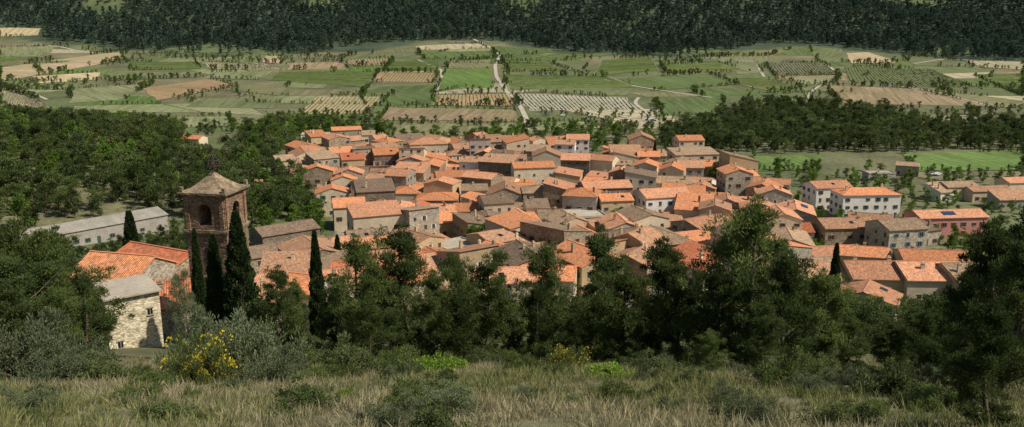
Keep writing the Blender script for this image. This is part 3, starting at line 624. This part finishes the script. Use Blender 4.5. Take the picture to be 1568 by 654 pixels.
def add_field(c, c_, rows, lift, n, hp, hs=3.2, pitch=3.2):
    s, t = np.meshgrid(np.linspace(0, 1, n), np.linspace(0, 1, n), indexing='ij')
    P = bil(c, s, t); jx = nz(P[..., 0], P[..., 1], 11, 3) * 1.6; P[..., 0] += jx; P[..., 1] += jx
    Vv = np.concatenate([P, (h(P[..., 0], P[..., 1]) + lift)[..., None]], -1).reshape(-1, 3)
    II = np.arange(n * n).reshape(n, n); Ff = np.stack([II[:-1, :-1], II[1:, :-1], II[1:, 1:], II[:-1, 1:]], -1).reshape(-1, 4)
    e1, e2 = c[1] - c[0], c[3] - c[0]
    if e1[0] * e2[1] - e1[1] * e2[0] < 0: Ff = Ff[:, ::-1].copy()
    parts = [(Vv, Ff, 0)]
    if rows:
        cc = c if rows == 'd' else c[[1, 2, 3, 0]]     # rows run along t
        wid = 0.5 * (np.linalg.norm(cc[1] - cc[0]) + np.linalg.norm(cc[2] - cc[3])); ln_ = 0.5 * (np.linalg.norm(cc[3] - cc[0]) + np.linalg.norm(cc[2] - cc[1]))
        nrow = max(3, int(min(wid / pitch, 120))); nst = int(min(max(ln_ / 4.0, 6), 90))
        s, t = np.meshgrid((np.arange(nrow) + .5) / nrow, np.linspace(0.02, .98, nst), indexing='ij'); P = bil(cc, s, t)
        ac = cc[1] - cc[0]; ac = ac / np.linalg.norm(ac); hg = rng.uniform(.15, .85, s.shape); wd = rng.uniform(.2, .5, s.shape)[..., None]
        z = h(P[..., 0], P[..., 1]) + lift - .02
        A = np.concatenate([P - ac * wd, z[..., None]], -1); B_ = np.concatenate([P, (z + hg)[..., None]], -1); C_ = np.concatenate([P + ac * wd, z[..., None]], -1)
        VV = np.stack([A, B_, C_], 2).reshape(-1, 3); b = (np.arange(nrow)[:, None] * nst + np.arange(nst - 1)[None, :]).reshape(-1, 1) * 3
        FF = np.concatenate([b + np.array([0, 1, 4, 3]), b + np.array([1, 2, 5, 4])]); parts.append((VV, FF, 1))
    me = np_mesh('field', parts, [fieldmat(c_, not rows), M['vine']])
    uvl = me.uv_layers.new(name='UVMap'); vi = np.empty(len(me.loops), np.int32); me.loops.foreach_get('vertex_index', vi)
    co = np.empty(len(me.vertices) * 3, np.float32); me.vertices.foreach_get('co', co); co = co.reshape(-1, 3)
    d1 = c[1] - c[0]; d1 = d1 / np.linalg.norm(d1); d2 = np.array([-d1[1], d1[0]]); uv = np.stack([co[vi, :2] @ d1, co[vi, :2] @ d2], 1); uvl.data.foreach_set('uv', uv.astype(np.float32).ravel())
    link(bpy.data.objects.new('vineyard_field' if rows else 'meadow_field', me))
    for i in range(4):
        a, b = c[i], c[(i + 1) % 4]; Ld = np.linalg.norm(b - a)
        if rng.random() < hp:
            big = rng.random() < .25
            for q in np.arange(0, Ld, 2.4):
                if nz(q + a[0], a[1], 16, 2) > -.35 and rng.random() < .88:
                    p = a + (b - a) * q / Ld + rng.normal(0, .9, 2); hedge.append((p[0], p[1], rng.uniform(1.0, hs) * (1.8 if big or rng.random() < .06 else 1)))
for pts, c_, rows in FIELDS:
    if len(pts) == 5: pts = [pts[0], pts[1], pts[3], pts[4]]
    c = np.array([survey(*p) for p in pts]); FPOLY.append(c); add_field(c, c_, rows, .26, 21, .7)
gxs = np.arange(-1000, 1001, 74.0); gys = np.arange(548, 1190, 52.0)
CR = np.zeros((len(gxs), len(gys), 2))
for i, a in enumerate(gxs):
    for j, b in enumerate(gys): CR[i, j] = (a + 16 * math.sin(i * 2.3 + j * 1.7) + 26 * math.sin(j * 1.3), b + 11 * math.sin(i * 1.9 - j * 2.1) + .06 * a + 12 * math.sin(a / 170))
for i in range(len(gxs) - 1):
    for j in range(len(gys) - 1):
        c = np.array([CR[i, j], CR[i + 1, j], CR[i + 1, j + 1], CR[i, j + 1]]); ctr = c.mean(0)
        if c[:, 1].max() > fbound(ctr[0], ctr[1]) - 8 or rng.random() < .08: continue
        if any(bool(inpoly([ctr[0]], [ctr[1]], q_)[0]) for q_ in FPOLY): continue
        free = not any(inpoly(c[:, 0], c[:, 1], q_).any() for q_ in FPOLY)
        cl = [GRN, MID, OLV, PGR, BRN, BGR, ORB, PALE][rng.choice(8, p=[.2, .2, .18, .16, .11, .05, .06, .04])]
        cin = ctr + (c - ctr) * .955
        add_field(cin, cl, ('a' if rng.random() < .5 else 'd') if free and rng.random() < .4 else 0, .12, 12, .25, 2.8, 3.6)
def track(px, wd, name='dirt_track'):
    P = np.array([survey(*p) for p in px]); Q = []
    for i in range(len(P) - 1):
        n = max(2, int(np.linalg.norm(P[i + 1] - P[i]) / 8))
        for q in range(n): Q.append(P[i] + (P[i + 1] - P[i]) * q / n)
    Q.append(P[-1]); Q = np.array(Q)
    for _ in range(3): Q[1:-1] = .25 * Q[:-2] + .5 * Q[1:-1] + .25 * Q[2:]
    d = np.gradient(Q, axis=0); d /= np.linalg.norm(d, axis=1, keepdims=True); nrm = np.stack([-d[:, 1], d[:, 0]], 1)
    cols = [Q + nrm * wd * k_ for k_ in (-.5, -.15, .15, .5)]
    Vv = np.stack([np.concatenate([c_, (h(c_[:, 0], c_[:, 1]) + .38)[:, None]], 1) for c_ in cols], 1).reshape(-1, 3); n = len(Q)
    b = np.arange(n - 1)[:, None] * 4; Ff = np.concatenate([b + np.array([i, i + 4, i + 5, i + 1])[::-1] for i in range(3)])
    link(bpy.data.objects.new(name, np_mesh(name, [(Vv, Ff, 0)], [M['track']])))
track([(725, 60), (745, 70), (766, 84), (758, 100), (760, 118), (775, 140), (795, 160), (806, 182), (806, 200)], 3.8)
track([(1005, 190), (990, 172), (970, 158), (978, 150)], 3); track([(668, 139), (676, 122), (676, 107), (640, 92)], 2.8); track([(0, 127), (40, 139), (72, 153)], 3)
track([(1232, 170), (1240, 142), (1262, 128), (1310, 126)], 2.4); track([(1262, 97), (1288, 114)], 3.2); track([(1160, 100), (1170, 118)], 3); track([(1310, 126), (1420, 138), (1530, 166)], 2.2); track([(905, 118), (980, 134), (1090, 150)], 2.8)
track([(0, 70), (40, 68), (95, 72), (130, 80)], 3); track([(680, 140), (760, 142)], 2.4); track([(1400, 98), (1450, 90), (1500, 94)], 2.6); track([(1000, 92), (1080, 88), (1160, 96)], 2); track([(285, 244), (330, 236), (360, 228), (385, 220)], 6, 'village_road')

def car(u, v, yaw, paint):
    x, y = survey(u, v); e = empty('parked_car', (x, y, hz(x, y) + .2), math.radians(yaw)); b = MB()
    prof = [(-2.1, .35), (2.1, .35), (2.15, .75), (1.2, .95), (.55, 1.42), (-1.1, 1.45), (-1.85, .98), (-2.15, .85)]
    for sy in (-.85, .85): b.face([(p[0], sy, p[1]) for p in (prof if sy < 0 else prof[::-1])])
    for i in range(8):
        a, c = prof[i], prof[(i + 1) % 8]; b.face([(a[0], -.85, a[1]), (a[0], .85, a[1]), (c[0], .85, c[1]), (c[0], -.85, c[1])])
    b.obj('body', [paint], e); gl = MB()
    for sy in (-.86, .86): gl.face([(1.0, sy, 1.0), (.5, sy, 1.34), (-1.05, sy, 1.36), (-1.6, sy, 1.0)])
    gl.face([(1.2, -.7, .975), (1.2, .7, .975), (.6, .7, 1.41), (.6, -.7, 1.41)]); gl.obj('windows', [M['glass']], e); wb = MB()
    for sx in (-1.3, 1.3):
        for sy in (-.8, .8):
            for q in range(12):
                a0, a1 = q * math.pi / 6, (q + 1) * math.pi / 6; r = .33
                wb.face([(sx + r * math.cos(a0), sy - .1, .33 + r * math.sin(a0)), (sx + r * math.cos(a0), sy + .1, .33 + r * math.sin(a0)), (sx + r * math.cos(a1), sy + .1, .33 + r * math.sin(a1)), (sx + r * math.cos(a1), sy - .1, .33 + r * math.sin(a1))])
                for s2 in (-.1, .1): wb.face([(sx, sy + s2, .33), (sx + r * math.cos(a0), sy + s2, .33 + r * math.sin(a0)), (sx + r * math.cos(a1), sy + s2, .33 + r * math.sin(a1))])
    wb.obj('wheels', [M['tyre']], e)
for i, (u, v) in enumerate([(838, 177), (862, 178), (905, 179), (930, 180), (955, 180), (992, 184), (1000, 186), (1425, 268), (1436, 269)]): car(u, v, 20 * (i % 3), M['car_white' if i % 3 else 'car_grey'])

# ------------------------------------------------------------ vegetation templates
pines = [tree_mesh('aleppo_pine', M['pine'], R=r, base=b, wide=w, nl=n, per=7, cr=.52, ln=110, L=.26, W=.07, lean=.3, top_pow=tp) for r, b, w, n, tp in ((3.2, .12, .4, 28, .7), (2.9, .2, .5, 26, .55), (3.6, .1, .4, 30, .7), (2.7, .25, .5, 25, .6))]
pines_d = [tree_mesh('aleppo_pine_dark', M['pine_dk'], R=r, base=b, wide=w, nl=n, per=7, cr=.52, ln=110, L=.26, W=.07, lean=.3, top_pow=tp) for r, b, w, n, tp in ((3.0, .1, .32, 28, .85), (3.4, .18, .45, 28, .6))]
pm = [tree_mesh('pine_mid', m_, R=r, base=.2, wide=.5, nl=14, per=4, cr=.8, ln=34, L=.5, W=.22, limb=False, top_pow=.6, lean=.3) for m_, r in ((M['pine_dk'], 3), (M['pine_dk'], 2.5), (M['pine'], 3.2))]
bm_ = [tree_mesh('broadleaf_mid', m_, R=r, base=.15, wide=.5, nl=14, per=4, cr=1.0, ln=34, L=.5, W=.34, limb=False, top_pow=.5, lean=.3) for m_, r in ((M['broad'], 3.9), (M['broad'], 3.4), (M['shrub'], 4.2))]
pf = [tree_mesh('pine_far', M['pine_far'], R=r, base=.1, wide=.35, nl=8, per=2, cr=1.2, ln=10, L=1.4, W=.85, limb=False, top_pow=.8) for r in (3.2, 2.6, 3.8)]
cyps = [cypress_mesh('cypress'), cypress_mesh('cypress_b', R=.085)]
oliv = [bush_mesh('olive_shrub', M['olive'], nc=90, ln=200, cr=.2, L=.06, W=.022), bush_mesh('olive_shrub_b', M['olive'], nc=80, ln=200, cr=.2, Hs=.8, L=.06, W=.022)]
olt = tree_mesh('olive_tree', M['olive'], R=3.2, base=.2, wide=.5, nl=24, per=7, cr=.7, ln=110, L=.2, W=.07, top_pow=.5)
shr = [bush_mesh('shrub', M['shrub'], nc=50, ln=120, L=.09, W=.045), bush_mesh('shrub_b', M['shrub'], Hs=.75, nc=45, ln=120, L=.09, W=.045), bush_mesh('shrub_c', M['pine'], Hs=.85, nc=50, ln=120, L=.09, W=.035)]
lime = [bush_mesh('lime_shrub', M['lime'], nc=40, ln=100, Hs=.8, L=.12, W=.06), bush_mesh('lime_shrub_b', M['lime'], nc=34, ln=100, Hs=.7, L=.12, W=.06)]
broom = bush_mesh('broom', M['shrub'], nc=60, ln=120, Hs=1.1, extra=M['flower'], L=.14, W=.02, up=1.2)

def place(name, me, u, y, vtop, hgt0, wfac=1.0, dz=-.1):
    x, zt = at_dist(u, y, vtop); gz = hz(x, y); H_ = zt - gz; o = bpy.data.objects.new(name, me); s = H_ / hgt0
    o.location = (x, y, gz + dz); o.scale = (s * wfac, s * wfac, s); o.rotation_euler = (0, 0, random.uniform(0, 6.28)); link(o); return o
NP = [(25, 62, 332, 0, 1.1), (80, 64, 352, 0, 1.0), (112, 58, 412, 1, .9), (20, 50, 425, 1, 1.1), (75, 50, 440, 0, 1.0), (-20, 55, 380, 1, 1.2), (92, 76, 345, 1, .8), (130, 66, 430, 0, .7),
      (430, 64, 405, 1, .8), (455, 68, 425, 0, .7), (543, 62, 356, 0, .85), (580, 66, 400, 1, .8), (628, 66, 342, 1, .95), (690, 64, 385, 0, .85), (740, 59, 388, 0, .9), (660, 58, 410, 0, .8), (835, 64, 370, 0, .75), (815, 60, 430, 1, .7), (925, 68, 342, 1, .85), (905, 60, 420, 0, .8),
      (965, 55, 405, 0, 1.0), (1010, 60, 360, 1, .85), (1045, 56, 400, 0, .9), (1100, 52, 402, 1, 1.0), (1160, 52, 298, 0, .9), (1150, 58, 326, 1, .75), (1215, 48, 385, 1, 1.0), (1255, 50, 410, 0, 1.0), (1310, 50, 478, 0, 1.0), (1180, 42, 450, 1, 1.0), (1370, 48, 490, 0, 1.1), (1425, 46, 475, 1, 1.1),
      (1480, 33, 402, 1, .8), (1515, 31, 330, 1, .8), (1560, 27, 345, 1, .9), (1600, 34, 300, 1, 1.0), (1450, 40, 470, 1, .9), (1545, 20, 450, 1, .9), (510, 70, 430, 1, .8), (600, 56, 470, 1, 1.0), (880, 54, 480, 1, .9), (770, 66, 450, 1, .8), (1085, 46, 500, 0, 1), (1480, 24, 520, 1, 1), (705, 56, 440, 1, .9), (560, 54, 450, 0, .9)]
random.seed(5)
for i, (u, y, vt, dk, wf) in enumerate(NP):
    place('pine_tree', random.choice(pines_d if dk else pines), u, y, vt, 10.1, wf)
for u, y, vt, k_, wf in [(360, 78, 326, 0, .95), (325, 80, 360, 1, 1), (481, 88, 355, 1, .75), (197, 135, 325, 0, .9), (1282, 120, 374, 1, .8), (297, 84, 352, 1, .6), (1003, 428, 216, 0, .8), (516, 210, 360, 0, 1.0)]:
    place('cypress_tree', cyps[k_], u, y, vt, 10.0, wf)
place('olive_tree', olt, 280, 60, 414, 10.1, .55)
for u, y, vt, lst, nm, wf in [(305, 43, 486, oliv, 'olive_bush', .6), (385, 38, 490, oliv, 'olive_bush', .7), (425, 34, 535, oliv, 'olive_bush', .8), (40, 46, 475, oliv, 'olive_bush', .7), (90, 42, 512, oliv, 'olive_bush', .8), (535, 40, 528, shr, 'shrub', .9), (345, 40, 500, oliv, 'olive_bush', .6),
      (672, 40, 540, lime, 'bright_shrub', 1.0), (655, 25, 582, shr, 'shrub', 1.1), (692, 27, 585, lime, 'bright_shrub', .9), (935, 34, 553, lime, 'bright_shrub', 1.2), (960, 22, 628, lime, 'bright_shrub', 1.1), (530, 27, 592, lime, 'bright_shrub', .9), (775, 23, 636, lime, 'bright_shrub', 1.0), (800, 42, 538, shr, 'shrub', 1.1),
      (1225, 31, 540, shr, 'shrub', .9), (1180, 33, 558, shr, 'shrub', 1.1), (1380, 27, 550, shr, 'shrub', .9), (1415, 25, 585, shr, 'shrub', 1), (150, 38, 550, shr, 'shrub', 1), (80, 38, 540, oliv, 'olive_bush', 1), (240, 33, 566, shr, 'shrub', 1.1), (1010, 38, 545, shr, 'shrub', 1.2), (1060, 30, 600, shr, 'shrub', 1.2), (475, 36, 556, shr, 'shrub', 1.1), (350, 30, 578, shr, 'shrub', 1.1), (1130, 26, 620, lime, 'bright_shrub', 1.1),
      (205, 27, 585, shr, 'shrub', 1.1), (60, 28, 588, shr, 'shrub', 1.2), (420, 24, 612, oliv, 'olive_bush', 1), (860, 28, 605, shr, 'shrub', 1.1), (1290, 28, 596, oliv, 'olive_bush', 1.0), (570, 22, 630, shr, 'shrub', 1), (310, 22, 628, shr, 'shrub', 1.1), (735, 34, 572, oliv, 'olive_bush', 1.1), (610, 36, 560, oliv, 'olive_bush', 1.1), (1190, 22, 630, shr, 'shrub', 1.2), (820, 36, 562, lime, 'bright_shrub', 1.1), (140, 22, 628, oliv, 'olive_bush', 1.2)]:
    place(nm, random.choice(lst), u, y, vt, 1.0, wf)
for u, y, vt in [(314, 36, 507), (868, 43, 524), (290, 35, 540)]:
    place('broom_bush', broom, u, y, vt, 1.25, .7)

def jgrid(poly, sp):
    poly = np.asarray(poly); x0, y0 = poly.min(0); x1, y1 = poly.max(0)
    gx, gy = np.meshgrid(np.arange(x0, x1, sp), np.arange(y0, y1, sp)); gx = gx.ravel() + rng.uniform(-.45, .45, gx.size) * sp; gy = gy.ravel() + rng.uniform(-.45, .45, gy.size) * sp
    q = inpoly(gx, gy, poly); return gx[q], gy[q]
HCa = np.array(HC)
YARD = np.array([(-41, 84), (-30, 84), (-17, 46), (-25, 46)])
RGLADE = np.array([survey(*p) for p in [(275, 250), (290, 228), (360, 219), (395, 226), (365, 244)]])
GLADES = [YARD, RGLADE]
def clear(X, Y, pad=3, village=True, fields=True):
    k_ = np.ones(len(X), bool)
    for g_ in GLADES: k_ &= ~inpoly(X, Y, g_)
    for a, b, r in HCa: k_ &= ((X - a) ** 2 + (Y - b) ** 2) > (r + pad) ** 2
    if village: k_ &= ~inpoly(X, Y, VP)
    if fields:
        for c in FPOLY: k_ &= ~inpoly(X, Y, c)
    return k_
def region(px, sp, meshes, name, child, s0, s1, thin=0.0, fields=True, world=None, pad=3, gap=9):
    P = world if world is not None else [survey(*p) for p in px]; X, Y = jgrid(P, sp)
    q = clear(X, Y, fields=fields, pad=pad) & (rng.random(len(X)) > thin) & ((nz(X, Y, 9, 4) < gap) | (X < -170)); X, Y = X[q], Y[q]
    split_scatter(name, child, meshes, X, Y, rng.uniform(s0, s1, len(X)))
region([(-150, 215), (0, 205), (130, 200), (240, 208), (300, 228), (400, 236), (440, 262), (470, 300), (500, 345), (480, 350), (380, 352), (260, 330), (200, 330), (110, 335), (0, 372), (-150, 380)], 6.4, pm + pm[2:] + pm[:1] + bm_[2:] + bm_[1:2], 'pine_woodland', 'pine', .75, 1.45, .08, gap=.72)
region([(-150, 372), (0, 372), (110, 372), (260, 352), (330, 372), (330, 395), (260, 420), (0, 440), (-200, 440)], 6.0, pm, 'pine_woodland', 'pine', .5, .8)
region([(300, 250), (420, 280), (510, 300), (520, 340), (490, 385), (370, 372), (320, 340)], 7.0, bm_ + pm[:1], 'broadleaf_trees', 'broadleaf_tree', .5, 1.0, .3)
region([(-100, 168), (60, 175), (110, 185), (230, 195), (330, 200), (330, 212), (100, 205), (-100, 204)], 8, pm, 'pine_woodland', 'pine', .5, .9, .35)
region([(350, 198), (450, 190), (575, 198), (600, 212), (560, 222), (500, 218), (440, 245), (380, 232)], 7.5, pm + bm_ + bm_[:1], 'mixed_woodland', 'tree', .6, 1.15, .2)
region([(575, 209), (760, 209), (820, 200), (1000, 205), (1010, 228), (900, 236), (800, 222), (640, 224)], 8, bm_, 'broadleaf_trees', 'broadleaf_tree', .45, 1.0, .3)
region([(600, 188), (770, 190), (1000, 192), (1005, 197), (800, 196), (600, 193)], 7, bm_[2:] + pm[:1], 'hedgerow', 'hedge_tree', .3, .6, .25, fields=False)
region([(812, 180), (985, 182), (985, 172), (830, 172)], 10, bm_[2:] + pm[:1], 'orchard', 'orchard_tree', .3, .45, .1, fields=False)
region([(1008, 232), (1012, 205), (1100, 190), (1130, 172), (1200, 165), (1250, 166), (1330, 180), (1420, 192), (1568, 200), (1700, 205), (1700, 236), (1568, 231), (1480, 230), (1400, 236), (1300, 232), (1180, 236)], 6.8, pm[:2] + pm + bm_[2:], 'pine_woodland', 'pine', .65, 1.25, .08, fields=False)
region([(1100, 176), (1330, 172), (1400, 185), (1700, 190), (1700, 176), (1500, 168), (1330, 164)], 8, bm_[2:] + pm, 'mixed_woodland', 'tree', .35, .8, .45)
region([(1070, 250), (1150, 240), (1270, 262), (1400, 262), (1568, 272), (1700, 280), (1700, 345), (1568, 345), (1500, 330), (1420, 330), (1300, 300), (1130, 272)], 7.5, bm_, 'garden_trees', 'garden_tree', .25, .7, .35)
region([(1130, 300), (1240, 300), (1420, 340), (1500, 345), (1500, 380), (1380, 400), (1260, 400)], 8, bm_[:2], 'garden_trees', 'garden_tree', .35, .65, .3, pad=0)
region([(1380, 372), (1490, 362), (1650, 350), (1750, 480), (1568, 500), (1510, 450), (1470, 400)], 8, bm_, 'garden_trees', 'garden_tree', .4, .75, .1)
region(None, 5.2, pm + bm_[2:], 'slope_woodland', 'tree', .28, .55, .15, world=[(-110, 66), (110, 66), (150, 172), (60, 172), (-20, 160), (-60, 128), (-70, 100), (-130, 110)])
region(None, 3.3, shr, 'undergrowth', 'undergrowth_shrub', .6, 1.7, .3, world=[(-75, 47), (75, 47), (95, 80), (-95, 80)])
region(None, 2.6, shr + oliv, 'undergrowth', 'undergrowth_shrub', .25, .9, .52, world=[(-60, 16), (60, 16), (70, 52), (-70, 52)])
VT = np.array(VT); split_scatter('village_trees', 'village_tree', bm_[:2], VT[:, 0], VT[:, 1], rng.uniform(.55, .9, len(VT)))
hd = np.array(hedge); q = clear(hd[:, 0], hd[:, 1], fields=False) & (hd[:, 1] < fbound(hd[:, 0], hd[:, 1])); hd = hd[q]
split_scatter('hedgerow', 'hedge_tree', pm[:2] + bm_[2:] + bm_[:1] + pm[1:2], hd[:, 0], hd[:, 1], hd[:, 2] / 10 * 1.2)
P = [survey(*p) for p in [(-250, 60), (0, 62), (400, 86), (900, 84), (1568, 96), (1900, 100), (1900, 225), (1568, 200), (1100, 200), (600, 205), (0, 200), (-300, 200)]]
X, Y = jgrid(P, 8); fbd = fbound(X, Y) - Y; q = clear(X, Y) & (fbd > 0) & (nz(X, Y, 38, 5) + .4 * nz(X, Y, 12, 1) > np.where(fbd < 70, -.1, .74)) & (rng.random(len(X)) < .75)
X, Y = X[q], Y[q]; split_scatter('valley_trees', 'tree', pm + bm_[1:], X, Y, rng.uniform(.15, .65, len(X)))
gx, gy = np.meshgrid(np.arange(-1400, 1400, 7.4), np.arange(1000, 1700, 7.4)); gx = gx.ravel() + rng.uniform(-3.5, 3.5, gx.size); gy = gy.ravel() + rng.uniform(-3.5, 3.5, gy.size)
b = fbound(gx, gy) + 14 * nz(gx, gy, 28, 1); dens = np.clip((gy - b) / 60, 0, 1) * .5 + .45
q = (gy > b) & (rng.random(len(gx)) < dens) & ~((nz(gx, gy, 48, 7) > .75) & (rng.random(len(gx)) < .7)) & (np.abs(gx) < .76 * gy + 40)
for c in FPOLY: q &= ~inpoly(gx, gy, c)
gx, gy = gx[q], gy[q]; split_scatter('mountain_forest', 'forest_pine', pf, gx, gy, rng.uniform(.5, 1.4, len(gx)))
gm = [grass_mesh('grass_tuft', M['grass']), grass_mesh('dry_grass_tuft', M['straw'], hh=.42), grass_mesh('grass_tuft_b', M['grass'], hh=.28, n=40), grass_mesh('dry_grass_tuft_b', M['straw'], hh=.3)]
n = 30000; X = rng.uniform(-48, 48, n); Y = 9 + 50 * rng.random(n) ** 1.1
q = (np.abs(X) < Y * .75 + 8) & ((nz(X, Y, 2.3, 4) > -.45) | (rng.random(n) < .35)); X, Y = X[q], Y[q]; dry = nz(X, Y, 4.5, 2) + rng.normal(0, .35, len(X)) > -.05
split_scatter('grass', 'grass_tuft', [gm[0], gm[2]], X[~dry], Y[~dry], rng.uniform(.5, 1.3, (~dry).sum()), tilt=.12)
split_scatter('dry_grass', 'dry_grass_tuft', [gm[1], gm[3]], X[dry], Y[dry], rng.uniform(.5, 1.2, dry.sum()), tilt=.12)

# ------------------------------------------------------------ light, sky, camera
az, el = math.radians(110), math.radians(49)
sv = Vector((math.sin(az) * math.cos(el), math.cos(az) * math.cos(el), math.sin(el)))
sl = bpy.data.lights.new('sun', 'SUN'); sl.energy = 5.0; sl.angle = math.radians(.5); sl.color = (1, .94, .82)
so = link(bpy.data.objects.new('sun', sl)); so.rotation_euler = sv.to_track_quat('Z', 'Y').to_euler(); so.location = (0, 0, 100)
w = bpy.data.worlds.new('World'); S.world = w; w.use_nodes = True; wn_ = w.node_tree
sk = wn_.nodes.new('ShaderNodeTexSky'); sk.sky_type = 'NISHITA'; sk.sun_disc = False; sk.sun_elevation = el; sk.sun_rotation = az
wn_.links.new(sk.outputs[0], wn_.nodes['Background'].inputs[0]); wn_.nodes['Background'].inputs[1].default_value = .08
cam = bpy.data.cameras.new('camera'); cam.lens = 36 * FP / 1568; cam.clip_end = 12000; cam.clip_start = .5
co_ = link(bpy.data.objects.new('camera', cam)); co_.rotation_euler = (math.pi / 2 - TH, 0, 0); S.camera = co_
S.view_settings.view_transform = 'Standard'; S.view_settings.look = 'None'; S.view_settings.exposure = 0
print('houses', len(HC), 'forest', len(gx), 'hedge', len(hd))
